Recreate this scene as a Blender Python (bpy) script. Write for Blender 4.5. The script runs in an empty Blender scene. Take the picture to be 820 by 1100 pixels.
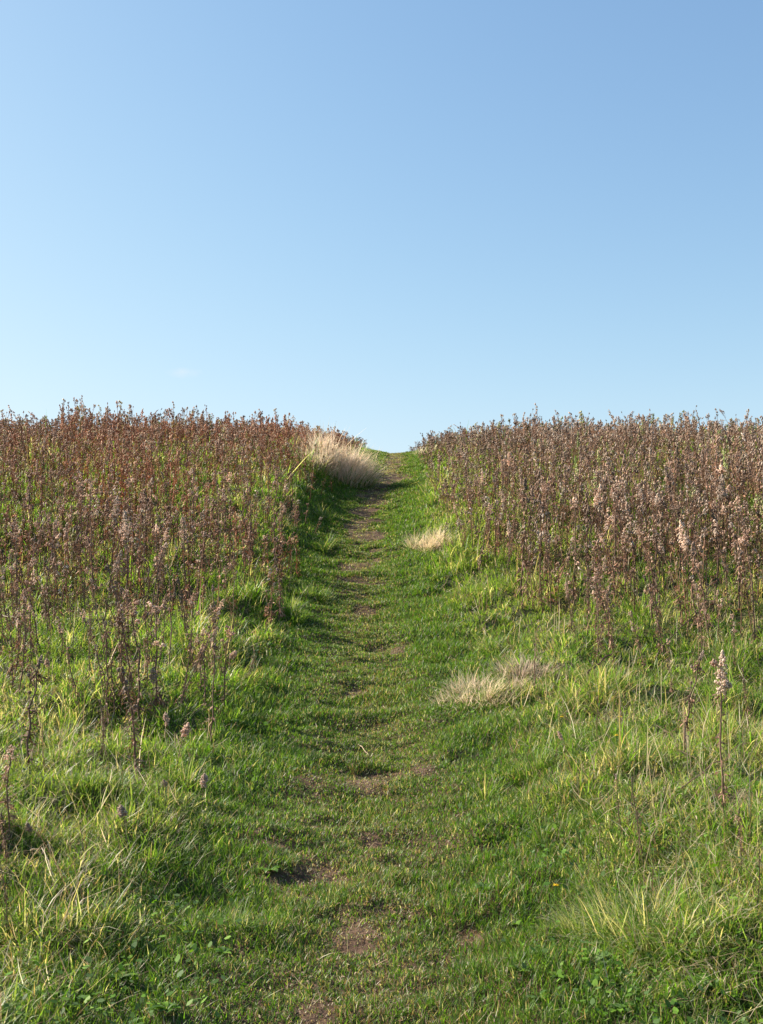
import bpy, math
import numpy as np
from mathutils import Vector

rng = np.random.default_rng(11)
R = math.radians
scene = bpy.context.scene
COL = scene.collection

# ------------------------------------------------------------------ noise
_tab = np.random.default_rng(5).random((8, 256, 256))
def vnoise(x, y, s=0):
    x = np.asarray(x, float) + 1000.0; y = np.asarray(y, float) + 1000.0
    xi = np.floor(x).astype(int); yi = np.floor(y).astype(int)
    fx = x - xi; fy = y - yi
    fx = fx*fx*fx*(fx*(fx*6-15)+10); fy = fy*fy*fy*(fy*(fy*6-15)+10)
    t = _tab[s % 8]
    a = t[xi & 255, yi & 255]; b = t[(xi+1) & 255, yi & 255]
    c = t[xi & 255, (yi+1) & 255]; d = t[(xi+1) & 255, (yi+1) & 255]
    return (a*(1-fx)+b*fx)*(1-fy)+(c*(1-fx)+d*fx)*fy
def fbm(x, y, s=0, o=4):
    r = 0; a = 0.5; n = 0
    for i in range(o):
        r = r + a*vnoise(x*2**i+i*17.3, y*2**i+i*9.1, s+i); n += a; a *= .5
    return r/n
def sstep(a, b, x):
    t = np.clip((np.asarray(x, float)-a)/(b-a), 0, 1); return t*t*(3-2*t)

# ------------------------------------------------------------------ terrain
_kd = np.array([-80, -10, 0, 3.0, 5.0, 8.0, 10.0, 13.0, 17.0, 22.0, 28.0, 33.0, 37.0, 42.0, 50.0, 60, 80.0, 200.0, 600.0])
_kz = np.array([-2, -.2, 0, 0.0, 0.02, 0.25, 0.55, 1.10, 1.95, 3.00, 4.13, 4.90, 5.36, 5.72, 5.95, 5.8, 4.6, -6.0, -35.0])
_fd = np.arange(-80, 600, .25); _fz = np.interp(_fd, _kd, _kz)
_k = np.exp(-0.5*(np.arange(-12, 13)/4.5)**2); _k /= _k.sum()
_fz = np.convolve(np.pad(_fz, 12, mode='edge'), _k, mode='valid')
def prof(y): return np.interp(y, _fd, _fz)
def pathx(y):
    return np.interp(y, [-5, 3, 6, 9, 12, 14, 17, 20, 23, 27, 32, 40, 60], [.0, -.03, -.05, -.1, -.26, -.34, -.36, -.2, .08, .34, .5, .55, .5])
def hill(x, y):
    """ground height"""
    x = np.asarray(x, float); y = np.asarray(y, float)
    s = x - pathx(y); w = np.abs(s)
    side = sstep(.75, 1.25, w)
    z = prof(y)
    lh = .10 + .42*sstep(13, 18, y)*(1-.95*sstep(24, 31, y))
    rh = .15 + .16*sstep(12, 18, y)*(1-.95*sstep(24, 33, y))
    z = z + np.where(s < 0, lh*sstep(.55, 1.7, w), rh*sstep(.55, 2.0, w))
    z = z - .05*(1-sstep(.1, .7, w))
    z = z + side*(.36*(fbm(x*.8, y*.8, 1, 3)-.5) + .22*(fbm(x*2.7, y*2.7, 2, 3)-.5)*(1-.5*sstep(14, 22, y)))
    z = z + (1-side)*(.10*(fbm(x*1.4, y*2.6, 3, 2)-.5) + .10*(fbm(x*2.9+y*.7, y*4.0-x*.8, 4, 3)-.5))
    z = z + .5*(fbm(x*.12+7, y*.12, 5, 2)-.5)*sstep(2.5, 9, w)
    return z
def bare(x, y):
    """how worn the turf is, 0..1"""
    s = x - pathx(y); w = np.abs(s)
    c = np.exp(-(s/.34)**2)
    n = fbm(x*2.3+3, y*4.2, 6, 4)
    k = .37 + .10*sstep(9, 14, y) - .08*sstep(6, 8.5, y)*(1-sstep(8.5, 10.5, y)) + .10*sstep(20, 22, y)
    far = sstep(15, 18, y); c2 = np.exp(-((s+.08)/.24)**2)
    v = sstep(.58, .72, n + (k-.42)*c + .36*far*c2 - .32*(1-c)*sstep(.2, .8, w))
    extra = np.zeros_like(v)
    for (bx, by, br) in BARE_SPOTS:
        d2 = ((x-bx)/br)**2 + ((y-by)/(br*1.5))**2
        extra = np.maximum(extra, 1-sstep(.35, 1.25, d2 + 1.6*(fbm(x*6, y*6, 2, 2)-.5)))
    return np.clip(np.maximum(v, extra), 0, 1)
BARE_SPOTS = []

CAM = np.array([0, 0, 1.5 + float(hill(0, 0))]); F = 1070.0; PITCH = math.atan(50/F)
def at(px, py):
    """the ground point seen at a place of the photograph"""
    u = (px-410)/F; v = (550-py)/F
    dy = math.cos(PITCH) - v*math.sin(PITCH); dz = math.sin(PITCH) + v*math.cos(PITCH)
    t = np.arange(2.0, 60, .02)
    X = u*t/dy; Y = t; Z = CAM[2] + dz/dy*t
    under = Z < hill(X, Y)
    i = int(np.argmax(under)) if under.any() else len(t)-1
    return float(X[i]), float(Y[i]), float(hill(X[i], Y[i]))
for (px, py, br) in [(385, 1005, .11), (505, 1012, .06), (400, 905, .06), (455, 825, .10), (385, 745, .12), (345, 1085, .07), (390, 660, .2), (385, 610, .3), (392, 575, .35), (405, 540, .4), (425, 515, .5)]:
    p = at(px, py); BARE_SPOTS.append((p[0], p[1], br))

# ------------------------------------------------------------------ materials
def mat(name):
    m = bpy.data.materials.new(name); m.use_nodes = True
    nt = m.node_tree; nt.nodes.clear()
    return m, nt, nt.nodes.new('ShaderNodeOutputMaterial')
def leafy(name, trans=.35, rough=.5, spec=.4, tint=(1, 1, 1), objvar=False, tboost=1.3):
    m, nt, out = mat(name); N = nt.nodes; L = nt.links
    a = N.new('ShaderNodeAttribute'); a.attribute_name = 'Col'
    src = a.outputs['Color']
    if objvar:
        oi = N.new('ShaderNodeObjectInfo'); mr = N.new('ShaderNodeMapRange')
        mr.inputs['To Min'].default_value = .75; mr.inputs['To Max'].default_value = 1.3
        L.new(oi.outputs['Random'], mr.inputs['Value'])
        hs = N.new('ShaderNodeHueSaturation'); L.new(mr.outputs[0], hs.inputs['Value']); L.new(src, hs.inputs['Color']); src = hs.outputs[0]
    # fine fibre mottling
    tc = N.new('ShaderNodeTexCoord'); no = N.new('ShaderNodeTexNoise'); no.inputs['Scale'].default_value = 60; no.inputs['Detail'].default_value = 3
    L.new(tc.outputs['Object'], no.inputs['Vector'])
    m2 = N.new('ShaderNodeMapRange'); m2.inputs['From Min'].default_value = .3; m2.inputs['From Max'].default_value = .7; m2.inputs['To Min'].default_value = .8; m2.inputs['To Max'].default_value = 1.15
    L.new(no.outputs['Fac'], m2.inputs['Value'])
    h2 = N.new('ShaderNodeHueSaturation'); L.new(src, h2.inputs['Color']); L.new(m2.outputs[0], h2.inputs['Value']); src = h2.outputs[0]
    p = N.new('ShaderNodeBsdfPrincipled'); p.inputs['Roughness'].default_value = rough; p.inputs['Specular IOR Level'].default_value = spec
    L.new(src, p.inputs['Base Color'])
    t = N.new('ShaderNodeBsdfTranslucent')
    mx = N.new('ShaderNodeMix'); mx.data_type = 'RGBA'; mx.blend_type = 'MULTIPLY'; mx.inputs[0].default_value = 1
    L.new(src, mx.inputs[6]); mx.inputs[7].default_value = (tboost*tint[0], tboost*tint[1], tboost*tint[2], 1); L.new(mx.outputs[2], t.inputs['Color'])
    ms = N.new('ShaderNodeMixShader'); ms.inputs[0].default_value = trans
    L.new(p.outputs[0], ms.inputs[1]); L.new(t.outputs[0], ms.inputs[2]); L.new(ms.outputs[0], out.inputs[0])
    return m
def soil(name, stops, scale, bump=.5):
    m, nt, out = mat(name); N = nt.nodes; L = nt.links
    tc = N.new('ShaderNodeTexCoord')
    n1 = N.new('ShaderNodeTexNoise'); n1.inputs['Scale'].default_value = scale; n1.inputs['Detail'].default_value = 8; n1.inputs['Roughness'].default_value = .7
    n2 = N.new('ShaderNodeTexNoise'); n2.inputs['Scale'].default_value = scale*14; n2.inputs['Detail'].default_value = 5
    vo = N.new('ShaderNodeTexVoronoi'); vo.inputs['Scale'].default_value = scale*22
    for n in (n1, n2, vo): L.new(tc.outputs['Object'], n.inputs['Vector'])
    add = N.new('ShaderNodeMath'); add.operation = 'MULTIPLY_ADD'; L.new(n2.outputs['Fac'], add.inputs[0]); add.inputs[1].default_value = .5
    sub = N.new('ShaderNodeMath'); sub.operation = 'SUBTRACT'; L.new(n1.outputs['Fac'], sub.inputs[0]); sub.inputs[1].default_value = .25; L.new(sub.outputs[0], add.inputs[2])
    cr = N.new('ShaderNodeValToRGB'); L.new(add.outputs[0], cr.inputs[0])
    el = cr.color_ramp.elements
    while len(el) < len(stops): el.new(.5)
    for e, (pos, c) in zip(el, stops): e.position = pos; e.color = (*c, 1)
    p = N.new('ShaderNodeBsdfPrincipled'); p.inputs['Roughness'].default_value = .95; p.inputs['Specular IOR Level'].default_value = .2
    L.new(cr.outputs[0], p.inputs['Base Color'])
    b = N.new('ShaderNodeBump'); b.inputs['Strength'].default_value = bump; b.inputs['Distance'].default_value = .02
    ad = N.new('ShaderNodeMath'); ad.operation = 'ADD'; L.new(n2.outputs['Fac'], ad.inputs[0]); L.new(n1.outputs['Fac'], ad.inputs[1])
    L.new(ad.outputs[0], b.inputs['Height']); L.new(b.outputs[0], p.inputs['Normal']); L.new(p.outputs[0], out.inputs[0])
    return m
M_GROUND = soil('meadow_soil', [(.25, (.030, .026, .014)), (.45, (.055, .060, .022)), (.6, (.10, .085, .045)), (.8, (.20, .16, .09))], 2.2, .8)
M_PATH = soil('trodden_soil', [(.2, (.036, .022, .013)), (.42, (.078, .045, .027)), (.6, (.115, .070, .043)), (.85, (.18, .12, .075))], 2.6, 1.0)
M_GRASS = leafy('grass_blades', .45, .45, .30, (1.12, 1.15, .5), tboost=1.55)
M_TURF = leafy('turf_blades', .42, .46, .28, (1.12, 1.15, .5), tboost=1.55)
M_STRAW = leafy('dry_grass', .48, .6, .3, (1, .96, .88), tboost=1.3)
M_WEED = leafy('dry_stalk', .12, .7, .2, (1, .8, .6))
M_WEEDV = leafy('dry_weed_stem', .12, .7, .2, (1, .8, .6), objvar=True)
M_HEAD = leafy('seed_fluff', .45, .8, .1, (1, .94, .88), objvar=True, tboost=1.25)
M_LEAF = leafy('weed_leaf', .3, .6, .25, (1.05, 1.15, .5))
M_PETAL = leafy('yellow_petal', .3, .5, .3)

# ------------------------------------------------------------------ mesh building
def link(name, V, Fc, C, material, parent=None, smooth=False):
    V = np.ascontiguousarray(V, np.float32); Fc = np.ascontiguousarray(Fc, np.int32)
    me = bpy.data.meshes.new(name)
    n = Fc.shape[1]
    me.vertices.add(len(V)); me.vertices.foreach_set('co', V.ravel())
    me.loops.add(Fc.size); me.loops.foreach_set('vertex_index', Fc.ravel())
    me.polygons.add(len(Fc)); me.polygons.foreach_set('loop_start', np.arange(0, Fc.size, n, dtype=np.int32))
    if C is not None:
        at_ = me.color_attributes.new('Col', 'FLOAT_COLOR', 'POINT')
        c4 = np.ones((len(V), 4), np.float32); c4[:, :3] = C; at_.data.foreach_set('color', c4.ravel())
    me.materials.append(material)
    me.update(calc_edges=True)
    if smooth: me.polygons.foreach_set('use_smooth', np.ones(len(Fc), bool))
    o = bpy.data.objects.new(name, me); COL.objects.link(o)
    if parent: o.parent = parent
    return o
def tag(o, label, cat=None, group=None, kind=None):
    o['label'] = label
    if cat: o['category'] = cat
    if group: o['group'] = group
    if kind: o['kind'] = kind
    return o
class Buf:
    def __init__(s): s.v = []; s.f = []; s.c = []; s.n = 0
    def add(s, V, T, C):
        V = np.asarray(V, float).reshape(-1, 3); s.v.append(V); s.f.append(np.asarray(T).reshape(-1, 3)+s.n)
        C = np.asarray(C, float); s.c.append(np.broadcast_to(C, V.shape) if C.ndim == 1 else C); s.n += len(V)
    def get(s): return np.concatenate(s.v), np.concatenate(s.f), np.concatenate(s.c)
    def build(s, name, m, parent=None, smooth=False): V, T, C = s.get(); return link(name, V, T, C, m, parent, smooth)
    def tube(s, P, r, c, n=5):
        P = np.asarray(P, float); k = len(P); r = np.broadcast_to(r, k)
        a = np.arange(n)*2*math.pi/n; ring = np.stack([np.cos(a), np.sin(a), 0*a], 1)
        d = np.gradient(P, axis=0); d /= np.linalg.norm(d, axis=1)[:, None]+1e-9
        up = np.array([1., 0, 0]) if abs(d[0, 0]) < .8 else np.array([0, 0, 1.])
        V = []
        for i in range(k):
            s1 = np.cross(d[i], up); s1 /= np.linalg.norm(s1); s2 = np.cross(d[i], s1)
            V.append(P[i] + r[i]*(np.cos(a)[:, None]*s1 + np.sin(a)[:, None]*s2))
        T = []
        for i in range(k-1):
            for j in range(n):
                q = [i*n+j, i*n+(j+1) % n, (i+1)*n+(j+1) % n, (i+1)*n+j]; T += [[q[0], q[1], q[2]], [q[0], q[2], q[3]]]
        s.add(np.concatenate(V), T, c)
    def octas(s, P, r, C, g):
        """small uneven seed tufts"""
        P = np.asarray(P, float); n = len(P); r = np.broadcast_to(r, n)
        b = np.array([[1, 0, 0], [-1, 0, 0], [0, 1, 0], [0, -1, 0], [0, 0, 1.4], [0, 0, -1.2]])
        t = np.array([[0, 2, 4], [2, 1, 4], [1, 3, 4], [3, 0, 4], [2, 0, 5], [1, 2, 5], [3, 1, 5], [0, 3, 5]])
        a = g.random(n)*6.28; ca, sa = np.cos(a), np.sin(a)
        B = b[None]*(r[:, None, None])*g.uniform(.7, 1.3, (n, 6, 1))
        X = B[..., 0]*ca[:, None]-B[..., 1]*sa[:, None]; Y = B[..., 0]*sa[:, None]+B[..., 1]*ca[:, None]
        V = np.stack([X, Y, B[..., 2]], -1) + P[:, None]
        V[..., 0] += (V[..., 2]-P[:, None, 2])*g.uniform(-.6, .6, (n, 1)); 
        T = t[None] + (np.arange(n)*6)[:, None, None]
        C = np.broadcast_to(np.asarray(C, float), (n, 3))
        s.add(V.reshape(-1, 3), T.reshape(-1, 3), np.repeat(C, 6, 0))
    def slivers(s, P, D, w, C, g):
        """flat pointed slivers: base P, vector D, width w"""
        P = np.asarray(P, float); D = np.asarray(D, float); n = len(P); w = np.broadcast_to(w, n)
        rnd = g.normal(size=(n, 3)); S = np.cross(D, rnd); S /= np.linalg.norm(S, axis=1)[:, None]+1e-9
        S = S*w[:, None]/2; sag = np.array([0, 0, -1.])*(np.linalg.norm(D, axis=1)*g.uniform(.1, .5, n))[:, None]
        mid = P + D*.5
        V = np.stack([P, mid+S, mid-S, P+D+sag], 1)
        T = np.array([[0, 1, 2], [1, 3, 2]])[None] + (np.arange(n)*4)[:, None, None]
        C = np.broadcast_to(np.asarray(C, float), (n, 3))
        s.add(V.reshape(-1, 3), T.reshape(-1, 3), np.repeat(C, 4, 0))

def blades(base, h, az, lean, curl, w, col, tipcol=None, levels=4, twist=None):
    """arched grass blades; returns V, quads, C.  lean = start tilt, curl = extra tilt to the tip"""
    n = len(base); L = levels
    t = np.linspace(0, 1, L)[None, :]
    ang = lean[:, None] + curl[:, None]*t
    seg = (h/(L-1))[:, None]
    dh = np.sin(ang)*seg; dz = np.cos(ang)*seg
    H = np.concatenate([np.zeros((n, 1)), np.cumsum(dh[:, :-1], 1)], 1); Z = np.concatenate([np.zeros((n, 1)), np.cumsum(dz[:, :-1], 1)], 1)
    ca, sa = np.cos(az)[:, None], np.sin(az)[:, None]
    X = base[:, 0:1] + ca*H; Y = base[:, 1:2] + sa*H; ZZ = base[:, 2:3] + Z
    fa = az + (rng.uniform(-1, 1, n) if twist is None else twist) + math.pi/2
    sx = np.cos(fa)[:, None]; sy = np.sin(fa)[:, None]
    wt = (w[:, None]/2)*np.interp(t, [0, .3, .7, 1], [.75, 1, .75, .08])
    V = np.stack([np.stack([X-sx*wt, Y-sy*wt, ZZ], -1), np.stack([X+sx*wt, Y+sy*wt, ZZ], -1)], 2)  # n,L,2,3
    q = []
    for i in range(L-1): q.append([2*i, 2*i+1, 2*i+3, 2*i+2])
    Q = np.array(q)[None] + (np.arange(n)*2*L)[:, None, None]
    if tipcol is None: tipcol = col
    C = col[:, None, None, :]*(1-t[..., None, None]) + tipcol[:, None, None, :]*t[..., None, None]
    C = np.broadcast_to(C, (n, L, 2, 3))
    return V.reshape(-1, 3), Q.reshape(-1, 4), C.reshape(-1, 3)

GREEN = np.array([[.098, .200, .018], [.138, .252, .026], [.056, .122, .013], [.170, .280, .036], [.22, .285, .07], [.085, .145, .040]])
STRAW = np.array([[.46, .38, .24], [.36, .28, .17], [.55, .49, .34], [.28, .205, .12]])
BROWN = np.array([[.17, .105, .065], [.12, .08, .05], [.23, .15, .095]])
def pick(pal, n, p=None, jit=.15):
    c = pal[rng.choice(len(pal), n, p=p)]
    return c*rng.uniform(1-jit, 1+jit, (n, 1))*rng.uniform(.94, 1.06, (n, 3))

# ------------------------------------------------------------------ ground and path
def axis(pos, near, far, step0, grow, lim):
    a = list(pos); s = step0
    while a[-1] < lim: s *= grow; a.append(a[-1]+s)
    return np.array(a)
xp = axis(np.arange(0, 2.4, .045), 0, 0, .045, 1.05, 420)
xs = np.concatenate([-xp[:0:-1], xp])
ys = axis(np.arange(2.0, 12.0, .06), 0, 0, .06, 1.012, 70); s_ = ys[-1]-ys[-2]; yl = list(ys)
while yl[-1] < 590: s_ *= 1.15; yl.append(yl[-1]+s_)
ys = np.concatenate([[-70, -50, -35, -24, -16, -10, -6, -3, -1.5, -.5, .3, .9, 1.3, 1.6, 1.8], yl])
GX, GY = np.meshgrid(xs, ys); GZ = hill(GX, GY)
V = np.stack([GX, GY, GZ], -1).reshape(-1, 3)
nx = len(xs); ny = len(ys)
I, J = np.meshgrid(np.arange(nx-1), np.arange(ny-1)); a0 = (J*nx+I).ravel()
Q = np.stack([a0, a0+1, a0+nx+1, a0+nx], 1)
cx = (GX[:-1, :-1]+GX[1:, 1:]).ravel()/2; cy = (GY[:-1, :-1]+GY[1:, 1:]).ravel()/2
onp = (np.abs(cx-pathx(cy)) < .62+.35*(fbm(cx*1.7, cy*1.7, 3, 3)-.5)*2) & (cy > -8) & (cy < 60)
def sub(name, mask, m):
    q = Q[mask]; u, inv = np.unique(q, return_inverse=True)
    return link(name, V[u], inv.reshape(-1, 4), None, m, smooth=True)
tag(sub('ground', ~onp, M_GROUND), 'rising meadow ground under the long grass', kind='structure')
tag(sub('path', onp, M_PATH), 'narrow trodden path of brown earth and short turf climbing the hill', kind='structure')

# ------------------------------------------------------------------ grass (uncountable)
def fan(n, y0, y1, p=1.7, half=.50, pad=.8):
    """points on the slope with density ~ 1/y^p"""
    u = rng.random(n); e = 2-p
    y = (y0**e + u*(y1**e-y0**e))**(1/e)
    x = rng.uniform(-1, 1, n)*(y*half+pad)
    return x, y
def strawness(x, y):
    s = x-pathx(y)
    v = .06 + .24*sstep(.50, .68, fbm(x*.8+5, y*.8, 4, 3)) + .05*(s > 0) + .12*sstep(.5, .7, fbm(x*2.5, y*2.5, 7, 2))
    return np.clip(v, 0, .8)
def stand(x, y):
    """density of the dry weed stands 0..1"""
    s = x-pathx(y)
    fl = 10.1 + 1.5*(vnoise(x*.6, 3.3, 2)-.5)
    eL = np.interp(y, [10, 13, 16, 20, 28], [.95, .72, .9, 1.05, 1.2]) + .35*(vnoise(y*.6, 8.1, 3)-.3)
    dl = (.25*sstep(-.8, .6, y-fl)+.75*sstep(.4, 3.0, y-fl))*sstep(eL-.2, eL+.35, -s)
    fr = np.interp(x, [0.5, 1.1, 1.5, 1.8, 2.5, 3.7, 6], [14.8, 13.6, 12.0, 10.6, 10.0, 9.5, 9.2]) + 1.0*(vnoise(x*.9, 1.3, 4)-.5)
    eR = np.interp(y, [12, 15, 20, 26, 34], [1.1, 1.15, .95, .75, .55]) + .3*vnoise(y*.6, 2.2, 5)
    dr = (.30*sstep(-.7, .3, y-fr)+.70*sstep(.4, 5.0, y-fr))*sstep(eR-.15, eR+.3, s)
    gap = 1-.42*sstep(.50, .64, fbm(x*.45+2, y*.30, 5, 2))*(s < 0); dr = dr*(1-.45*sstep(.52, .66, fbm(x*.6+8, y*.4, 1, 2)))
    return np.maximum(dl*gap, dr*.92)

def long_grass(n):
    # tuft centres, then blades round them
    nt = n//9
    x, y = fan(nt, 2.2, 46, 1.62)
    s = np.abs(x-pathx(y)); keep = rng.random(nt) < sstep(.55, 1.05, s + .35*(fbm(x*1.8, y*1.8, 2, 3)-.5)*2)
    x = x[keep]; y = y[keep]; nt = len(x)
    sz = .55 + 1.0*sstep(.35, .7, fbm(x*1.1, y*1.1, 1, 3)) ; sz *= rng.uniform(.55, 1.6, nt)
    kb = rng.integers(5, 15, nt); idx = np.repeat(np.arange(nt), kb); m = len(idx)
    r = np.abs(rng.normal(0, 1, m))*(.020+.0035*y[idx])*sz[idx]; th = rng.random(m)*6.283
    bx = x[idx]+r*np.cos(th); by = y[idx]+r*np.sin(th)
    s = np.abs(bx-pathx(by)); tall = sstep(.6, 1.35, s)
    cl = fbm(x*1.9, y*1.9, 5, 2)[idx]
    hh = (.036 + .040*tall + .12*tall*sz[idx]*sstep(.50, .82, cl))*rng.uniform(.5, 1.4, m)*(1+.9*(rng.random(m) < .04)*tall)
    hh *= 1 + .25*stand(bx, by) + .25*sstep(12, 20, by)
    az = np.where(rng.random(m) < .7, th, rng.random(m)*6.283)
    # a prevailing lay
    lx = np.cos(az) + .35*np.where(bx > 0, -1, .6); ly = np.sin(az) - .25; az = np.arctan2(ly, lx)
    lean = np.clip(rng.normal(.6, .42, m), 0, 1.45); curl = np.clip(rng.normal(.9, .6, m), -.3, 2.4)
    w = (.0021 + .00058*by)*rng.uniform(.5, 1.5, m)
    st = rng.random(m) < strawness(bx, by)
    g = fbm(x*.9, y*.9+4, 6, 3)[idx]
    col = pick(GREEN, m); col = col*(.8+.5*g)[:, None]
    yel = sstep(.45, .7, fbm(bx*.6, by*.6, 2, 2))[:, None]; col = col*(1-yel*.3) + yel*.3*np.array([.20, .25, .06])
    col[st] = pick(STRAW, st.sum())
    base = np.stack([bx, by, hill(bx, by)-.004], 1)
    tip = col*1.0; dead = (rng.random(m) < .25) & ~st; tip[dead] = tip[dead]*.5 + .5*np.array([.36, .30, .14])
    return blades(base, hh, az, lean, curl, w, col, tip)
v, q, c = long_grass(1000000)
tag(link('meadow_grass', v, q, c, M_GRASS), 'uneven green meadow grass on both sides of the path', kind='stuff')

def turf(n):
    u = rng.random(n); e = .45; y = (2.2**e+u*(44**e-2.2**e))**(1/e)
    x = pathx(y) + rng.normal(0, .62, n); x = np.clip(x, pathx(y)-1.45, pathx(y)+1.45)
    b = bare(x, y); keep = rng.random(n) > b*(.54+.26*sstep(12, 17, y)); x = x[keep]; y = y[keep]; b = b[keep]; n = len(x)
    s = np.abs(x-pathx(y))
    h = (.022 + .035*sstep(.35, 1.1, s) + .02*sstep(.45, .65, fbm(x*2, y*2, 3, 2)))*rng.uniform(.6, 1.5, n)*(1-.55*b)*(1+.012*y)
    az = rng.random(n)*6.283; lean = np.clip(rng.normal(.55, .3, n), 0, 1.35); curl = np.clip(rng.normal(.7, .4, n), 0, 2)
    w = (.0018 + .00048*y)*rng.uniform(.6, 1.4, n)
    col = pick(GREEN, n, p=[.24, .14, .32, .06, .06, .18])*.85
    st = rng.random(n) < .12+.3*b+.22*np.exp(-(s/.38)**2); col[st] = pick(np.concatenate([STRAW, BROWN]), st.sum())*.85
    return blades(np.stack([x, y, hill(x, y)-.003], 1), h, az, lean, curl, w, col, levels=3)
v, q, c = turf(720000)
tag(link('path_turf', v, q, c, M_TURF), 'short trampled turf growing over the path', kind='stuff')

def straw_litter(n):
    x, y = fan(n, 2.4, 26, 1.9)
    s = np.abs(x-pathx(y)); keep = rng.random(n) < .25+.75*sstep(.6, 1.2, s); x = x[keep]; y = y[keep]; n = len(x); s = np.abs(x-pathx(y))
    h = rng.uniform(.05, .22, n)*(.45+.55*sstep(.5, 1.2, s)); az = rng.random(n)*6.283
    lean = np.clip(rng.normal(1.15, .3, n), .3, 1.6); curl = rng.normal(.3, .5, n)
    upr = (rng.random(n) < .05) & (s > 1.0); h[upr] = rng.uniform(.18, .42, upr.sum()); lean[upr] = rng.uniform(0, .5, upr.sum())
    z = hill(x, y) + rng.uniform(0, .10, n)*sstep(.6, 1.3, s)
    w = (.0014+.00045*y)*rng.uniform(.7, 1.3, n)
    col = pick(np.concatenate([STRAW, STRAW*1.15, BROWN]), n)
    return blades(np.stack([x, y, z], 1), h, az, lean, curl, w, col, levels=4)
v, q, c = straw_litter(30000)
tag(link('dry_straw', v, q, c, M_STRAW), 'bleached straw and dead blades lying in the grass', kind='stuff')

def ground_cover(n):
    b = Buf(); x, y = fan(n, 2.3, 14, 1.8)
    s = np.abs(x-pathx(y)); k = sstep(.5, .68, fbm(x*1.5+9, y*1.5, 3, 3) + .10*(x > .5)*(y < 5)); keep = rng.random(n) < (.10+.9*k)*sstep(.3, .9, s)
    x = x[keep]; y = y[keep]; n = len(x)
    L = rng.uniform(.012, .035, n)*(.7+.06*y); az = rng.random(n)*6.283; el = rng.uniform(-.2, .8, n)
    D = np.stack([np.cos(az)*np.cos(el), np.sin(az)*np.cos(el), np.sin(el)], 1)*L[:, None]
    S = np.stack([-np.sin(az), np.cos(az), rng.uniform(-.4, .4, n)], 1)*(L*.33)[:, None]
    P = np.stack([x, y, hill(x, y)+rng.uniform(.01, .07, n)], 1)
    V = np.stack([P, P+D*.35+S, P+D*.35-S, P+D*.75+S*.8, P+D*.75-S*.8, P+D*1.05], 1)
    T = np.array([[0, 1, 2], [1, 3, 2], [2, 3, 4], [3, 5, 4]])[None]+(np.arange(n)*6)[:, None, None]
    C = np.repeat(pick(GREEN[[0, 2, 5, 1]], n), 6, 0)
    return V.reshape(-1, 3), T.reshape(-1, 3), C
v, q, c = ground_cover(26000)
tag(link('ground_cover', v, q, c, M_LEAF), 'small green leaves of clover and herbs between the grass', kind='stuff')

def litter(n):
    u = rng.random(n); y = 2.4*(30/2.4)**u; x = pathx(y)+rng.normal(0, .55, n)
    L = rng.uniform(.004, .012, n)*(.7+.08*y); az = rng.random(n)*6.283
    D = np.stack([np.cos(az), np.sin(az), rng.uniform(-.3, .3, n)], 1)*L[:, None]; S = np.stack([-np.sin(az), np.cos(az), rng.uniform(-.5, .5, n)], 1)*(L*.4)[:, None]
    P = np.stack([x, y, hill(x, y)+.004+rng.random(n)*.012], 1)
    V = np.stack([P-D, P+S, P+D, P-S*rng.uniform(.3, 1, (n, 1))], 1)
    return V.reshape(-1, 3), np.arange(4*n).reshape(-1, 4), np.repeat(pick(np.concatenate([BROWN, STRAW[1:2]]), n), 4, 0)
v, q, c = litter(9000)
tag(link('leaf_litter', v, q, c, M_WEED), 'brown crumbs of dead leaf scattered on the path', kind='stuff')

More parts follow.
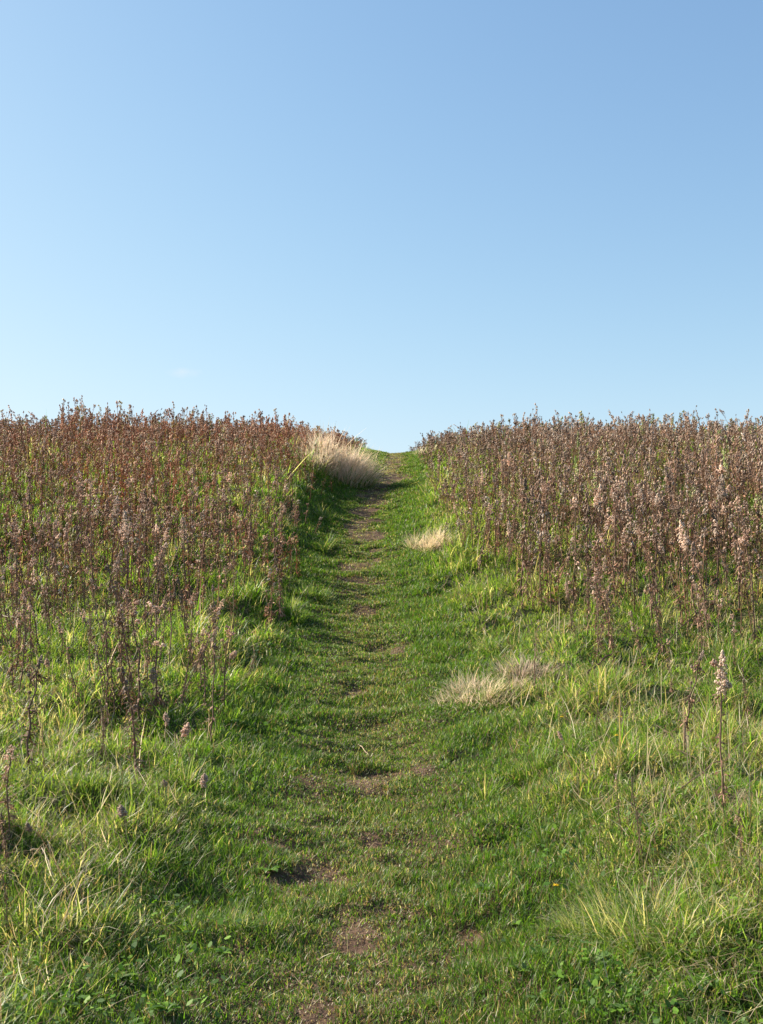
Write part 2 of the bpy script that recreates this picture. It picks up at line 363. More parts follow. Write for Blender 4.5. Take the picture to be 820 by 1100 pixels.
# ------------------------------------------------------------------ dry weeds
HC = np.array([[.66, .52, .42], [.58, .44, .35], [.74, .62, .52], [.48, .34, .26]])   # fluffy seed heads
SC = np.array([.15, .095, .066])
LC = np.array([[.20, .108, .070], [.13, .076, .050], [.26, .142, .092], [.36, .22, .15], [.16, .11, .066]])
def weed_arrays(g, kind, H=1.0, detail=1.0):
    """stem, foliage, seed_head buffers for one dry plant H metres high.
    kind 0 plume, 1 several heads on side shoots, 2 leafy without plume, 3 thin with a small tip, 4 long loose plume"""
    stem, fol, heads = Buf(), Buf(), []
    far = detail < .5
    k = 4 if far else 8
    bend = g.normal(0, .05, 2); t = np.linspace(0, 1, k)
    wob = g.normal(0, .006, (k, 2))*(0 if far else 1)
    P = np.stack([bend[0]*t**2*H+wob[:, 0], bend[1]*t**2*H+wob[:, 1], t*H], 1); P[0, :2] = 0
    def on(u): return np.stack([np.interp(u, t, P[:, i]) for i in range(3)], -1)
    stem.tube(P, np.linspace(.0068, .0030, k)*(1.15 if far else 1), SC*g.uniform(.8, 1.3), 3 if far else 5)
    tops = []
    hl = {0: .12, 1: .08, 2: .06, 3: .05, 4: .24, 5: .26}[kind]*g.uniform(.8, 1.2)
    tops.append((on(np.array([1-hl/H]))[0], P[-1], hl*(.36 if kind != 5 else .19) if kind != 4 else .034))
    ns = {0: 3, 1: 5, 2: 5, 3: 1, 4: 3, 5: 0}[kind]
    for i in range(ns):
        u = g.uniform(.45, .9); p0 = on(np.array([u]))[0]; a = g.random()*6.28; L = g.uniform(.10, .26)*H
        d = np.array([math.cos(a)*.28, math.sin(a)*.28, 1.0]); p2 = p0+d*L*g.uniform(.6, 1); pm = p0+np.array([d[0], d[1], .35])*L*.4
        stem.tube([p0, pm, p2], [.0028, .0022, .0016], SC*g.uniform(.8, 1.3), 3)
        if kind in (0, 1, 4): tops.append((pm*.3+p2*.7, p2, .021))
        else: tops.append((pm*.2+p2*.8, p2, .008))
    for (a, b, rad) in tops:
        if kind == 2 and rad > .008: rad = .009
        if kind == 3: rad = .010
        head = Buf(); heads.append(head)
        L = np.linalg.norm(b-a); n = int((16 if far else 62)*max(.35, L/.13)*(1.5 if kind == 4 else 1)*(1 if kind != 3 else .6))
        u = g.random(n)**.9; prof_ = np.sin(np.clip(u*.93+.10, 0, 1)*math.pi)**.6
        lump = .65+.5*np.sin(u*19+g.random()*6)**2
        th = g.random(n)*6.28; rr = rad*prof_*lump*np.sqrt(g.random(n))
        C = a+(b-a)*u[:, None]*1.05; C = C+np.stack([rr*np.cos(th), rr*np.sin(th), -.3*rr], 1)
        hc = HC[g.integers(0, 4)]*g.uniform(.8, 1.15, (n, 1))
        if far: hc = hc*g.choice([.45, .6, 1.1])
        if kind in (2, 3): hc = hc*.5
        head.octas(C, (.0115 if far else (.0062 if kind != 5 else .015))*g.uniform(.6, 1.3, n), hc, g)
        if not far:
            m = n*4; j = g.integers(0, n, m); D = np.stack([np.cos(th[j]), np.sin(th[j]), g.uniform(-.3, .9, m)], 1)+g.normal(0, .5, (m, 3)); D /= np.linalg.norm(D, axis=1)[:, None]
            head.slivers(C[j], D*g.uniform(.006, .012, m)[:, None]*(1 if kind != 5 else 2.4), .0016*(1 if kind != 5 else 2.4), np.clip(hc[j]*1.15, 0, 1), g)
    # withered leaves hanging round the stem
    n = int({0: 95, 1: 110, 2: 165, 3: 50, 4: 60, 5: 20}[kind]*(.22 if far else 1))
    cu = g.uniform(.12, .90, 7); u = np.clip(np.where(g.random(n) < .62, cu[g.integers(0, 7, n)]+g.normal(0, .028, n), g.uniform(.10, .9, n)), .03, .93)
    p = on(u); a = g.random(n)*6.28; pa = g.random(7)*6.28; a = np.where(g.random(n) < .5, a, pa[(u*7).astype(int)]+g.normal(0, .5, n))
    off = g.uniform(0, .022, n)*(g.random(n) < .5); p = p + np.stack([np.cos(a)*off, np.sin(a)*off, -off*.5], 1); L = g.uniform(.02, .060, n)*(1.6 if far else 1)*(1.15-u*.5)
    D = np.stack([np.cos(a)*.8, np.sin(a)*.8, g.uniform(-1.0, .5, n)], 1)*L[:, None]
    fol.slivers(p, D, L*.27, LC[g.integers(0, 5, n)]*g.uniform(.75, 1.25, (n, 1)), g)
    if not far:   # curled second half of each leaf
        fol.slivers(p+D, D*np.array([.2, .2, .3])+np.array([0, 0, -.6])*L[:, None]*g.uniform(.2, .8, (n, 1)), L*.22, LC[g.integers(0, 5, n)], g)
    return stem, fol, heads

proto = []
KINDS = [0, 1, 2, 3, 4, 0, 1, 2, 0, 4, 3, 1, 5, 5]
for i, kd in enumerate(KINDS):
    g = np.random.default_rng(100+i); s, f, h = weed_arrays(g, kd, 1.0)
    root = bpy.data.objects.new('dry_weed', None); root.empty_display_size = .1; COL.objects.link(root)
    so = s.build('stem', M_WEEDV, root, True); fo = f.build('foliage', M_WEEDV, root)
    for hb in h: hb.build('seed_head', M_HEAD, root)
    proto.append([root, False])
def put_weed(k, x, y, h, label, group=None, tilt=(0, 0), rz=None, z=None, cat='dried weed', wide=1.0):
    root, used = proto[k]
    if used:
        r = root.copy(); COL.objects.link(r)
        for ch in list(root.children):
            cc = ch.copy(); COL.objects.link(cc); cc.parent = r
    else: r = root; proto[k][1] = True
    for key in ('group',):
        if key in r: del r[key]
    r.location = (x, y, float(hill(x, y))-.01 if z is None else z); r.scale = (h*wide, h*wide, h)
    q0 = Vector((tilt[0], tilt[1], 1)).to_track_quat('Z', 'Y')
    from mathutils import Quaternion
    q1 = Quaternion((0, 0, 1), rng.random()*6.28 if rz is None else rz)
    r.rotation_mode = 'QUATERNION'; r.rotation_quaternion = q0 @ q1
    tag(r, label, cat, group)
    return r
def weed_px(k, bx, by, tx, ty, label, wide=1.0, group=None):
    x, y, z = at(bx, by)
    h = (by-ty)*y/F; dx = (tx-bx)*y/F
    hh = max(.08, math.hypot(h, dx))
    return put_weed(k, x, y, hh, label, group, (dx/max(h, .02), float(rng.normal(0, .05))), wide=wide*(1.5 if hh > .5 else .45/hh if hh > .3 else 1.4))
# the ones that stand out in the foreground: kind, base, tip
FG = [
 (4, 778, 882, 765, 700, 'tall dark stalk with pale lumpy plume standing alone in the right-hand grass', .72),
 (2, 735, 815, 742, 700, 'thin brown stalk between the tall pale plume and the right stand'),
 (3, 692, 930, 676, 838, 'low thin green-brown stem with bare tip in grass below the yellow flowers'),
 (3, 668, 900, 662, 830, 'second low bare stem just left of its taller twin below the yellow flowers'),
 (3, 574, 742, 573, 672, 'single thin dark stem rising behind the flattened straw tussock'),
 (1, 722, 752, 720, 690, 'short branched stalk with pinkish tufts in front of the right stand'),
 (2, 805, 790, 798, 715, 'dark leafy stalk leaning at the right edge above the tall pale plume'),
 (2, 800, 935, 790, 868, 'low dark withered stalk at the right edge below the tall pale plume'),
 (5, 612, 815, 604, 785, 'short pinkish tufted weed under the yellow flowers'),
 (2, 32, 832, 22, 708, 'dark leafy stalk with drooping leaves standing apart near the left edge', 1.2),
 (0, 10, 905, 8, 798, 'stalk with thick pale fluffy head cut by the left edge', 1.5),
 (5, 27, 722, 32, 706, 'small pale fluffy head beside the drooping dark stalk'),
 (5, 55, 735, 48, 708, 'short stalk with a round pale head right of the drooping dark stalk', 1.3),
 (3, 116, 775, 113, 668, 'slim dark upright stalk between two leafy clumps on the left', .9),
 (2, 110, 812, 118, 752, 'low bushy brown weed at the foot of the slim dark stalk', 1.3),
 (0, 150, 775, 151, 648, 'tall stalk with grey fluffy tip, first of the dense trio on the left', 1.0),
 (2, 146, 845, 153, 715, 'dark leafy stalk with long bare foot in the dense trio on the left', 1.1),
 (1, 166, 770, 172, 650, 'stalk with two rounded grey heads, last of the dense trio on the left', 1.0),
 (5, 162, 772, 167, 717, 'shorter stalk with twin pale tips at the right flank of the dense trio'),
 (5, 183, 808, 180, 765, 'short stalk with small pinkish round head below the dense trio', .9),
 (5, 189, 825, 196, 776, 'short dark stalk with pointed pale tip next to the pinkish round head', 1.2),
 (0, 221, 765, 219, 682, 'leafy stalk with a narrow pale plume in the four-stalk row beside the path'),
 (1, 216, 752, 213, 676, 'stalk with two small grey heads, first of the four-stalk row beside the path'),
 (3, 227, 800, 229, 692, 'tallest straight black stem of the four-stalk row beside the path', 1.0),
 (0, 241, 762, 243, 673, 'stalk with big grey head at the end of the four-stalk row beside the path'),
 (5, 237, 725, 249, 697, 'leaning pale head pointing away from the four-stalk row towards the path', 1.4),
 (2, 263, 742, 278, 700, 'small leaning brown weed closest to the path on the left'),
 (5, 217, 875, 218, 832, 'lone short stem with a drop-shaped pink head low in the left grass', 1.3),
 (5, 180, 860, 181, 838, 'low pinkish tufted head left of the lone drop-shaped one', 2.0),
 (5, 134, 905, 136, 868, 'pale fluffy head on a short dark stem in the bright lower left grass', 1.8),
 (5, 33, 915, 34, 885, 'small faint pale head in shaded grass near the left edge', 1.6),
 (3, 40, 710, 38, 660, 'dark thin stalk in the front fringe of the left stand at its outer end'),
 (2, 98, 700, 97, 640, 'straight dark leafy stalk in front of the left stand, alone', 1.1),
 (1, 122, 720, 120, 655, 'stalk with thick beige tufts just before the left stand'),
 (5, 132, 712, 130, 690, 'short round beige head in grass just before the left stand', 1.6),
 (2, 50, 720, 54, 665, 'rusty brown slanting stalk in the front fringe of the left stand'),
 (2, 69, 705, 66, 672, 'short leafy dark stalk beside a tiny yellow flower'),
 (1, 232, 700, 230, 650, 'bushy beige-tufted weed at the corner of the left stand near the path', 1.4),
 (2, 300, 668, 306, 600, 'reddish brown stalk leaning over the path edge of the left stand', 1.2),
 (2, 8, 940, 5, 870, 'dark leafless stalk in the shaded grass of the lower left corner'),
 (3, 8, 1010, 4, 925, 'dark bare stalk at the lower left edge of the photo'),
 (1, 610, 650, 612, 598, 'beige-tufted stalk sticking out of the front of the right stand'),
 (1, 655, 690, 650, 620, 'short stalk with two curled pale tufts at the front of the right stand', 1.3),
 (0, 672, 640, 673, 575, 'stalk with bright pale curled plume over the middle of the right stand', 1.4),
 (0, 634, 640, 632, 555, 'tall stalk with twin white-pink plumes in the right stand', 1.4),
 (4, 715, 600, 714, 528, 'stalk with the broadest pinkish plume rising in the right stand', 1.3),
 (1, 786, 600, 784, 500, 'tall pale-headed stalk above the others near the right edge of the stand', 1.3),
]
for i, f in enumerate(FG):
    kd = f[0]; cand = [j for j, k in enumerate(KINDS) if k == kd]
    weed_px(cand[i % len(cand)], *f[1:5], f[5], f[6] if len(f) > 6 else 1.0)

# the front rows of both stands, plant by plant
rows = []
for side, lo, hi, yr in ((-1, -6.5, -1.1, (9.4, 15)), (1, .9, 6.0, (9.0, 17))):
    n = 0
    while n < (85 if side < 0 else 108):
        y = yr[0] + (yr[1]-yr[0])*rng.random()**1.6; x = rng.uniform(lo, hi)
        if abs(x) > .42*y or rng.random() > stand(x, y+.8): continue
        n += 1; rows.append((side, x, y))
for i in range(42):
    x = -rng.uniform(1.3, 4.2); y = rng.uniform(6.6, 10.2)
    if abs(x) > .40*y: x = -.36*y*rng.uniform(.45, 1)
    put_weed(int(rng.choice([0, 1, 2, 7, 3, 10, 8])), x, y, rng.uniform(.5, 1.0), 'slender dry stalk in the open grass before the stand left of the path', 'slender stalks in the open grass on the left', (float(rng.normal(0, .13)), float(rng.normal(0, .13))))
for i in range(14):
    x = rng.uniform(1.6, 3.6); y = rng.uniform(8.2, 9.8)
    put_weed(int(rng.choice([0, 1, 2, 7, 3, 8])), x, y, rng.uniform(.35, .8), 'slender dry stalk in the open grass before the stand right of the path', 'slender stalks in the open grass on the right', (float(rng.normal(0, .16)), float(rng.normal(0, .16))))
for (side, x, y) in rows:
    k = int(rng.choice(len(KINDS), p=(np.array([2, 2, 3, 1, 1, 2, 2, 3, 2, 1, 1, 2, 0, 0])/22 if side < 0 else np.array([3, 3, 1, .5, 2, 3, 3, 1, 3, 2, .5, 2, 0, 0])/24))); h = max(.45, rng.normal(.92, .2))
    edge = abs(x-float(pathx(y))) < 1.9
    tone = {5: 'short plume', 0: 'fluffy seed head', 1: 'several small tufts', 2: 'withered leaves', 3: 'bare tip', 4: 'long plume'}[KINDS[k]]
    if side < 0:
        lab = f'reddish brown stalk with {tone} in front rows left of the path' if not edge else f'brown stalk with {tone} at path-side border of left stand'
        gr = f'front stalks with {tone} in the stand left of the path' if not edge else f'border stalks with {tone} of the left stand'
    else:
        lab = f'brown stalk with {tone} in front rows right of the path' if not edge else f'brown stalk with {tone} at path-side border of right stand'
        gr = f'front stalks with {tone} in the stand right of the path' if not edge else f'border stalks with {tone} of the right stand'
    put_weed(k, x, y, h, lab, gr, (float(rng.normal(0, .09)), float(rng.normal(0, .09))), wide=1.15)
for r, used in proto:
    if not used:
        for c_ in list(r.children): bpy.data.objects.remove(c_)
        bpy.data.objects.remove(r)

# the mass behind: one object
def mass(n_try):
    protos = []
    for i in range(14):
        g = np.random.default_rng(300+i); b = Buf()
        s_1, f_1, h_1 = weed_arrays(g, [0, 1, 2, 0, 2, 4, 1][i % 7], 1.0, .2)
        for part in [s_1, f_1] + h_1:
            V_, T_, C_ = part.get(); b.add(V_, T_, C_)
        protos.append(b.get())
    Y = []; X = []
    x, y = fan(n_try, 9.2, 50, .75, .52, 1.5)
    d = stand(x, y)
    thin = .52+.48*sstep(.35, .6, fbm(x*.8, y*.8, 2, 3))
    keep = rng.random(n_try) < d*thin
    # a gap where the individual plants stand is not needed: they mix
    x = x[keep]; y = y[keep]; n = len(x); print('mass plants', n)
    h = np.where(rng.random(n) < .16, rng.normal(1.08, .12, n), rng.normal(.80, .13, n))*(.56+.92*fbm(x*.7, y*.7, 3, 3))
    h *= np.where(x > 0, 1.03, .98)*np.interp(np.abs(x-pathx(y)), [.5, 1.1, 3.2, 20], [.36, .60, 1, 1])
    h = h*(1-.10*sstep(14, 22, y)-.12*sstep(26, 36, y)); h = np.clip(h, .3, 1.5)
    rz = rng.random(n)*6.28; tl = rng.normal(0, .09, (n, 2)) + (rng.random((n, 1)) < .08)*rng.normal(0, .45, (n, 2))
    rust = (.6+sstep(.5, .68, fbm(x*.6+3, y*.6, 7, 3)))*np.where(x < 0, 1, .25)
    tone = rng.uniform(.6, 1.5, (n, 1))*np.where(x > 0, 1.05, .98)[:, None]*np.array([1.05, 1.0, .93])*(1+rust[:, None]*np.array([.36, .0, -.14]))
    green = (rng.random(n) < .07); tone[green] = tone[green]*np.array([.95, 1.5, .75])
    kk = rng.integers(0, len(protos), n)
    vs, fs, cs, off = [], [], [], 0
    for k, (V_, T_, C_) in enumerate(protos):
        s = np.where(kk == k)[0]
        if not len(s): continue
        ca, sa = np.cos(rz[s])[:, None], np.sin(rz[s])[:, None]; hh = h[s][:, None]; wd = np.clip(y[s]/20, .85, 1.5)[:, None]
        vx = (V_[:, 0]*ca - V_[:, 1]*sa)*wd; vy = (V_[:, 0]*sa + V_[:, 1]*ca)*wd; vz = V_[:, 2]*hh
        vx = vx + vz*tl[s, 0:1] + x[s][:, None]; vy = vy + vz*tl[s, 1:2] + y[s][:, None]
        vz = vz + hill(x[s], y[s])[:, None]-.02
        P = np.stack([vx, vy, vz], -1).reshape(-1, 3)
        T = (T_[None] + (np.arange(len(s))*len(V_))[:, None, None]).reshape(-1, 3) + off
        C = (C_[None]*tone[s][:, None, :]).reshape(-1, 3)
        vs.append(P); fs.append(T); cs.append(np.clip(C, 0, [.58, .48, .40])); off += len(P)
    return np.concatenate(vs), np.concatenate(fs), np.concatenate(cs)
v, q, c = mass(25000)
tag(link('dry_weeds', v, q, c, M_WEED), 'dense mass of dead brown weeds covering the hill on both sides', kind='stuff')

# ------------------------------------------------------------------ tussocks
def tussock(px, py, wpx, hpx, label, pal, n, mt, flat=0., blade=.0016, lay=(0, 0), group=None):
    x, y, z = at(px, py); W = wpx*y/F/2; H = hpx*y/F
    nc = max(5, int(n/110)); cr = np.sqrt(rng.random(nc))*W*.92; ct = rng.random(nc)*6.283
    ccx = cr*np.cos(ct); ccy = cr*np.sin(ct); ch = rng.uniform(.55, 1.15, nc)*(1-.45*(cr/W)**2)
    k = rng.integers(0, nc, n); rr = np.abs(rng.normal(0, .17, n))*W; tt = rng.random(n)*6.283
    bx = ccx[k]+rr*np.cos(tt); by = ccy[k]+rr*np.sin(tt); r = np.hypot(bx, by); th = np.arctan2(by, bx)
    h = H*rng.uniform(.45, 1.25, n)*ch[k]; az = np.where(rng.random(n) < .5, th, tt) + rng.normal(0, .5, n)
    lx = np.cos(az)+lay[0]; ly = np.sin(az)+lay[1]; az = np.arctan2(ly, lx)
    lean = np.clip(.12+.45*(r/W)+rng.normal(0, .28, n)+flat, 0, 1.45); curl = np.clip(rng.normal(.85, .5, n), 0, 2.2)
    bz = hill(bx+x, by+y)-z-.01
    w = (blade+.00036*y)*rng.uniform(.6, 1.4, n)
    col = pick(pal, n); gm_ = (rng.random(n) < .14+.45*sstep(.5, 1.0, r/W)); col[gm_] = pick(GREEN, gm_.sum()); h[gm_] *= .7
    vv, qq, cc = blades(np.stack([bx, by, bz], 1), h*1.15, az, lean, curl, w, col, levels=5)
    o = link('grass_tussock', vv, qq, cc, mt); o.location = (x, y, z)
    return tag(o, label, 'tussock', group)
PALE = np.array([[.72, .58, .43], [.64, .51, .37], [.76, .64, .50], [.56, .43, .30]])
PG = np.array([[.66, .56, .40], [.30, .33, .15], [.50, .46, .28], [.18, .26, .07], [.72, .64, .48]])
YG = np.array([[.16, .25, .05], [.12, .21, .03], [.26, .29, .12], [.48, .42, .28], [.08, .16, .02]])
tussock(364, 512, 74, 40, 'large pale straw tussock crowning the left bank near the crest', PALE*np.array([1.0, 1.0, 1.0]), 6500, M_STRAW, lay=(.5, 0))
tussock(340, 506, 34, 26, 'smaller beige tussock joined to the large pale one on the left bank', PALE*.85, 1500, M_STRAW)
tussock(461, 590, 44, 29, 'cream tussock at the right border of the path halfway up', PG[[0, 4, 0]]*np.array([.95, .92, .86]), 2400, M_STRAW, flat=.1, lay=(.2, 0))
tussock(520, 745, 108, 30, 'wide flattened straw tussock on the right in front of the stand', PG[[0, 4, 0, 3]]*np.array([.92, .88, .84]), 3600, M_STRAW, flat=.45, lay=(.4, 0))
tussock(562, 735, 66, 32, 'straw-coloured tussock beside the wide flattened one, under the thin dark stem', PALE*.8, 1700, M_STRAW, flat=.3, lay=(-.3, -.1))
tussock(457, 489, 22, 14, 'small pale tussock at the right of the path on the crest', PG[[0, 4]], 700, M_STRAW)
tussock(690, 1010, 220, 62, 'big arching green tussock with straw skirt in the lower right corner area', YG[[0, 1, 2, 3, 3, 4]], 3000, M_GRASS, flat=.4, blade=.0022, lay=(-.35, -.2))
tussock(625, 1010, 60, 60, 'drooping straw-edged clump on the path side of the big green tussock', YG[[0, 2, 3]], 900, M_GRASS, flat=.25, blade=.001, lay=(-.7, -.1))
for (px, py, w, h) in [(165, 925, 90, 60), (60, 985, 120, 60), (230, 1000, 90, 45), (110, 855, 70, 45), (60, 800, 60, 40), (200, 850, 60, 40), (265, 820, 50, 28), (310, 660, 60, 30), (540, 700, 60, 34), (650, 870, 80, 40), (760, 760, 60, 45), (790, 720, 60, 45), (700, 745, 60, 34), (580, 830, 60, 30), (520, 860, 50, 30), (770, 930, 110, 60), (30, 900, 90, 50), (590, 905, 70, 38), (345, 590, 34, 24), (350, 560, 30, 24), (335, 640, 40, 26), (520, 640, 40, 22)]:
    tussock(px, py, w, h, 'rounded tuft of fresh green grass in the sward beside the path', YG[[1, 4, 0, 0, 3, 2]]*.8, 330, M_GRASS, blade=.0015, flat=.2, group='green tufts in the sward')

# ------------------------------------------------------------------ broad-leaved rosettes
def rosette(g, name='broadleaf_weed'):
    b = Buf(); n = int(g.integers(9, 15))
    for i in range(n):
        a = i*2.4+g.normal(0, .2); L = g.uniform(.045, .095); el = g.uniform(.25, .9); k = 6
        t = np.linspace(0, 1, k); ang = el - t*el*1.5
        X = np.concatenate([[0], np.cumsum(np.cos(ang[:-1]))])*L/(k-1); Z = np.concatenate([[0], np.cumsum(np.sin(ang[:-1]))])*L/(k-1)
        w = np.interp(t, [0, .25, .65, .9, 1], [.05, .12, .24, .14, .0])*L
        d = np.array([math.cos(a), math.sin(a), 0]); s = np.array([-math.sin(a), math.cos(a), 0])
        mid = X[:, None]*d+Z[:, None]*np.array([0, 0, 1.]); up = np.array([0, 0, 1.])*(w*.35)[:, None]
        V_ = np.concatenate([mid, mid+w[:, None]*s+up, mid-w[:, None]*s+up]); T = []
        for j in range(k-1):
            T += [[j, j+1, k+j+1], [j, k+j+1, k+j], [j, 2*k+j+1, j+1], [j, 2*k+j, 2*k+j+1]]
        b.add(V_, T, GREEN[[0, 1, 2, 5]][g.integers(0, 4)]*g.uniform(.8, 1.25))
    return b
ros = [rosette(np.random.default_rng(50+i)).build('broadleaf_weed', M_LEAF) for i in range(4)]
spots = [(620, 1080), (650, 1062), (680, 1075), (640, 1040), (600, 1055), (700, 1048), (720, 1085), (750, 1065), (780, 1080), (805, 1050), (665, 1092), (580, 1080), (560, 1050), (735, 1040), (770, 1035), (240, 1030), (130, 1060), (60, 1075), (180, 1090), (520, 960), (550, 1000), (290, 940)]
for i, (px, py) in enumerate(spots):
    o = ros[i % 4] if i < 4 else ros[i % 4].copy()
    if i >= 4: COL.objects.link(o)
    x, y, z = at(px, py); o.location = (x, y, z+.012); o.rotation_euler = (rng.normal(0, .1), rng.normal(0, .1), rng.random()*6.28)
    s = rng.uniform(.45, .8); o.scale = (s, s, s)
    if i < 15: tag(o, 'leafy green rosette in the broad-leaved patch at the lower right', 'leafy weed', 'rosettes in the lower right patch')
    else: tag(o, 'leafy green rosette scattered in short grass away from the patch', 'leafy weed', 'scattered rosettes')

# ------------------------------------------------------------------ yellow flowers
for (px, py, lab) in [(602, 790, 'tiny yellow flower just above the pinkish tufted weed'), (665, 792, 'brightest small yellow flower in the right-hand grass'), (661, 815, 'yellow flower directly below the brightest one'), (595, 985, 'single yellow flower low down beside the big green tussock'), (154, 742, 'yellow flower among the dense trio of stalks on the left'), (75, 697, 'small yellow flower in front of the left stand')]:
    x, y, z = at(px, py); H = .12
    root = bpy.data.objects.new('yellow_flower', None); COL.objects.link(root); root.location = (x, y, z); root.empty_display_size = .05
    tag(root, lab, 'flower')
    b = Buf(); b.tube([[0, 0, 0], [.004, 0, H*.5], [.01, .0, H]], [.0016, .0014, .0012], (.09, .16, .04), 5); b.build('stem', M_LEAF, root)
    b = Buf(); n = 14; a = np.arange(n)*6.283/n; D = np.stack([np.cos(a), np.sin(a), 0*a+.45], 1)*.014; g = np.random.default_rng(1)
    b.slivers(np.tile([[.01, 0, H]], (n, 1)), D, .006, (.75, .52, .03), g); b.build('petals', M_PETAL, root)
    b = Buf(); b.octas([[.01, 0, H+.002]], .005, (.55, .32, .03), g); b.build('flower_centre', M_PETAL, root)

# ------------------------------------------------------------------ bleached and fallen stems
def stick(name, pts, r, c, label, cat, extra=None):
    P = np.array(pts, float); o0 = P[0].copy(); P = P-o0
    t = np.linspace(0, 1, 9); k = np.linspace(0, 1, len(P)); Q_ = np.stack([np.interp(t, k, P[:, i]) for i in range(3)], 1)
    L = np.linalg.norm(P[-1]); Q_[1:-1] += rng.normal(0, L*.010, (7, 3))
    b = Buf(); b.tube(Q_, np.linspace(r, r*.5, 9), c, 6)
    o = b.build(name, M_STRAW, None, True); o.location = o0
    return tag(o, label, cat)
def gp(px, py, up=0.0):
    x, y, z = at(px, py); return np.array([x, y, z+up])
def lifted(bx, by, tx, ty):
    p = gp(bx, by, .02); y = p[1]; return [p, p+np.array([(tx-bx)*y/F, .05, (by-ty)*y/F])]
PB = (.58, .50, .38)
stick('bleached_stem', lifted(172, 632, 200, 572), .006, PB, 'long bleached stem slanting to the right out of the left stand', 'stem')
stick('bleached_stem', lifted(137, 622, 124, 597), .006, (.7, .65, .55), 'short whitish stem tilted to the left in the left stand', 'stem')
stick('bleached_stem', lifted(72, 604, 84, 602), .006, (.7, .65, .55), 'tiny whitish stem lying almost level in the left stand', 'stem')
stick('bleached_stem', lifted(250, 598, 253, 553), .005, PB, 'upright pale stem in the left stand towards the path', 'stem')
stick('bleached_stem', lifted(62, 1015, 78, 962), .0022, PB, 'thin pale stem leaning right in the lower left grass', 'stem')
stick('bleached_stem', lifted(86, 940, 96, 908), .0022, PB, 'thin straight pale stem above the leaning one in the lower left', 'stem')
stick('bleached_stem', lifted(142, 872, 160, 842), .0022, PB, 'pale stem leaning right beside the fluffy head on a short stem', 'stem')
stick('bent_straw', [gp(32, 948, .12), gp(45, 948, .13), gp(58, 962, .06)], .003, PB, 'hooked pale straw in the shaded lower left grass', 'straw')
stick('bent_straw', [gp(385, 802, .015), gp(389, 808, .03), gp(397, 815, .015)], .004, (.6, .48, .34), 'short curved straw lying in the middle of the path', 'straw')
stick('bent_straw', [gp(412, 763, .03), gp(414, 776, .015)], .004, (.6, .48, .34), 'small upright straw in the path above the curved one', 'straw')
stick('fallen_stem', [gp(732, 858, .05), gp(768, 840, .10), gp(806, 826, .14)], .004, (.3, .22, .15), 'fallen brown stem lying across the grass by the tall pale plume', 'stem')
stick('fallen_stem', [gp(706, 800, .12), gp(735, 822, .08), gp(768, 850, .04)], .003, (.2, .14, .09), 'dark fallen stem running down to the foot of the tall pale plume', 'stem')
stick('fallen_stem', [gp(705, 720, .10), gp(745, 692, .25), gp(790, 655, .55)], .006, (.14, .10, .07), 'long dark stem leaning against the front of the right stand', 'stem')
stick('fallen_stem', [gp(630, 738, .08), gp(645, 728, .12), gp(660, 718, .14)], .011, (.15, .10, .07), 'thick dark seed stalk lying in grass right of the straw tussocks', 'stem')
stick('fallen_stem', [gp(758, 1045, .03), gp(775, 1066, .02)], .003, PB, 'pale broken stem lying among the broad leaves at the lower right', 'stem')
stick('fallen_stem', [gp(0, 702, .35), gp(14, 705, .34), gp(32, 716, .15)], .004, PB, 'pale arching stem entering from the left edge', 'stem')

# ------------------------------------------------------------------ light, sky, camera
EXPO = 1.32
EL, AZ = R(32), R(22)            # sun to the left, a little ahead
sd = Vector((-math.cos(EL)*math.cos(AZ), math.cos(EL)*math.sin(AZ), math.sin(EL)))
sl = bpy.data.lights.new('sun', 'SUN'); sl.energy = 5.0; sl.angle = R(.53); sl.color = (1, .91, .78)
so = bpy.data.objects.new('sun', sl); COL.objects.link(so); so.rotation_mode = 'QUATERNION'; so.rotation_quaternion = sd.to_track_quat('Z', 'Y')
w = bpy.data.worlds.new('World'); scene.world = w; w.use_nodes = True; nt = w.node_tree; nt.nodes.clear()
out = nt.nodes.new('ShaderNodeOutputWorld'); bg = nt.nodes.new('ShaderNodeBackground'); sk = nt.nodes.new('ShaderNodeTexSky')
sk.sky_type = 'NISHITA'; sk.sun_disc = False; sk.sun_elevation = EL; sk.sun_rotation = math.atan2(sd.x, sd.y)
sk.air_density = 1.0; sk.dust_density = .6; sk.ozone_density = 2.0; sk.altitude = 100
def vm(op, a, b):
    n = nt.nodes.new('ShaderNodeVectorMath'); n.operation = op
    for i, v_ in enumerate((a, b)):
        if isinstance(v_, tuple): n.inputs[i].default_value = v_
        else: nt.links.new(v_, n.inputs[i])
    return n.outputs[0]
SK = .2305                        # soft shoulder, as film gives a bright clear sky
x1 = vm('MULTIPLY', sk.outputs[0], (SK, SK, SK)); x2 = vm('ADD', vm('MULTIPLY', x1, x1), (1, 1, 1))
gm = nt.nodes.new('ShaderNodeGamma'); gm.inputs[1].default_value = .5; nt.links.new(x2, gm.inputs[0])
BGS = .12; kf = 1.10/(BGS*2**EXPO)
sky_ = vm('MULTIPLY', vm('DIVIDE', x1, gm.outputs[0]), (kf*.92, kf*1.03, kf*1.11))
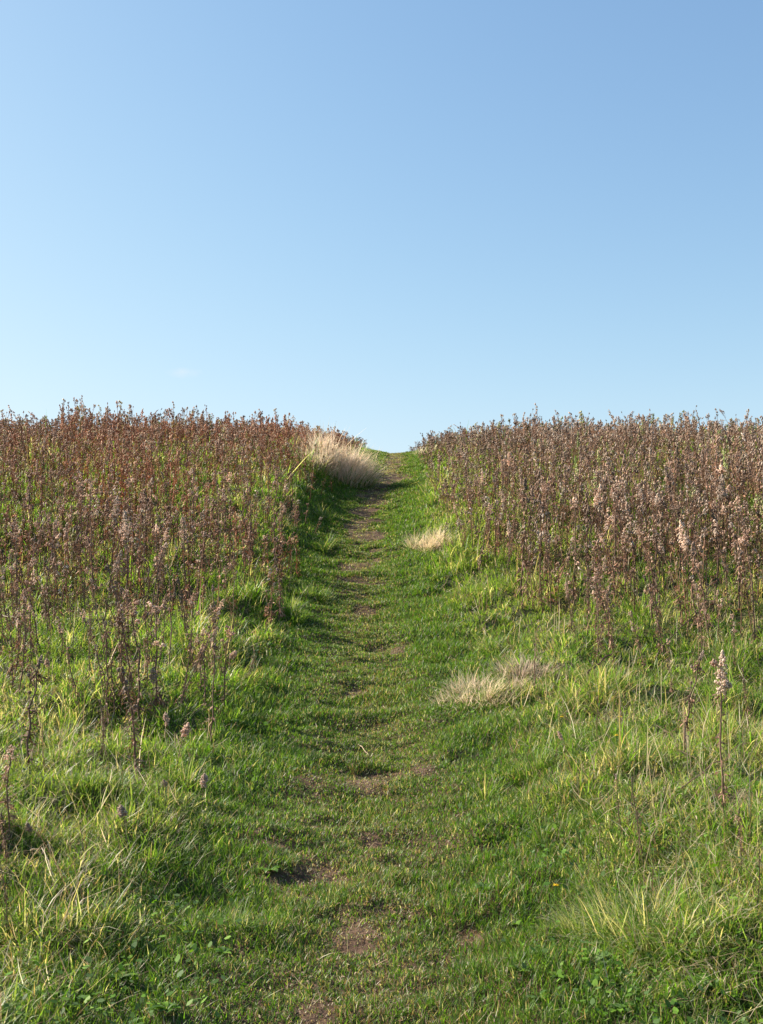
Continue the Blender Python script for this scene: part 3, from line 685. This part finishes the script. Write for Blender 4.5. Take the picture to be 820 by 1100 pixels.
# one faint wisp of cloud low in the sky
tcw = nt.nodes.new('ShaderNodeTexCoord'); cdir = Vector((-.2*math.cos(.186), math.cos(.186), math.sin(.186))).normalized()
dv = vm('MULTIPLY', vm('SUBTRACT', tcw.outputs['Generated'], tuple(cdir)), (52, 52, 170))
ln = nt.nodes.new('ShaderNodeVectorMath'); ln.operation = 'LENGTH'; nt.links.new(dv, ln.inputs[0])
nz = nt.nodes.new('ShaderNodeTexNoise'); nz.inputs['Scale'].default_value = 110; nz.inputs['Detail'].default_value = 5; nt.links.new(tcw.outputs['Generated'], nz.inputs['Vector'])
m1 = nt.nodes.new('ShaderNodeMath'); m1.operation = 'MULTIPLY_ADD'; nt.links.new(nz.outputs['Fac'], m1.inputs[0]); m1.inputs[1].default_value = 1.3; nt.links.new(ln.outputs['Value'], m1.inputs[2])
mr_ = nt.nodes.new('ShaderNodeMapRange'); nt.links.new(m1.outputs[0], mr_.inputs['Value'])
for k_, v_ in (('From Min', .5), ('From Max', 1.6), ('To Min', .35), ('To Max', 0)): mr_.inputs[k_].default_value = v_
mxw = nt.nodes.new('ShaderNodeMix'); mxw.data_type = 'RGBA'; nt.links.new(mr_.outputs[0], mxw.inputs[0]); nt.links.new(sky_, mxw.inputs[6]); mxw.inputs[7].default_value = (kf*.80, kf*.84, kf*.86, 1)
nt.links.new(mxw.outputs[2], bg.inputs[0]); bg.inputs[1].default_value = BGS; nt.links.new(bg.outputs[0], out.inputs[0])

cd = bpy.data.cameras.new('camera'); cam = bpy.data.objects.new('camera', cd); COL.objects.link(cam); scene.camera = cam
cam.location = CAM; cam.rotation_euler = (R(90)+PITCH, 0, 0)
cd.sensor_fit = 'VERTICAL'; cd.sensor_height = 24; cd.lens = 24*F/1100; cd.clip_end = 2000; cd.clip_start = .05
scene.view_settings.view_transform = 'Standard'; scene.view_settings.look = 'None'; scene.view_settings.exposure = EXPO; scene.view_settings.gamma = 1
scene.cycles.max_bounces = 6; scene.cycles.diffuse_bounces = 3; scene.cycles.transmission_bounces = 4; scene.cycles.use_denoising = True
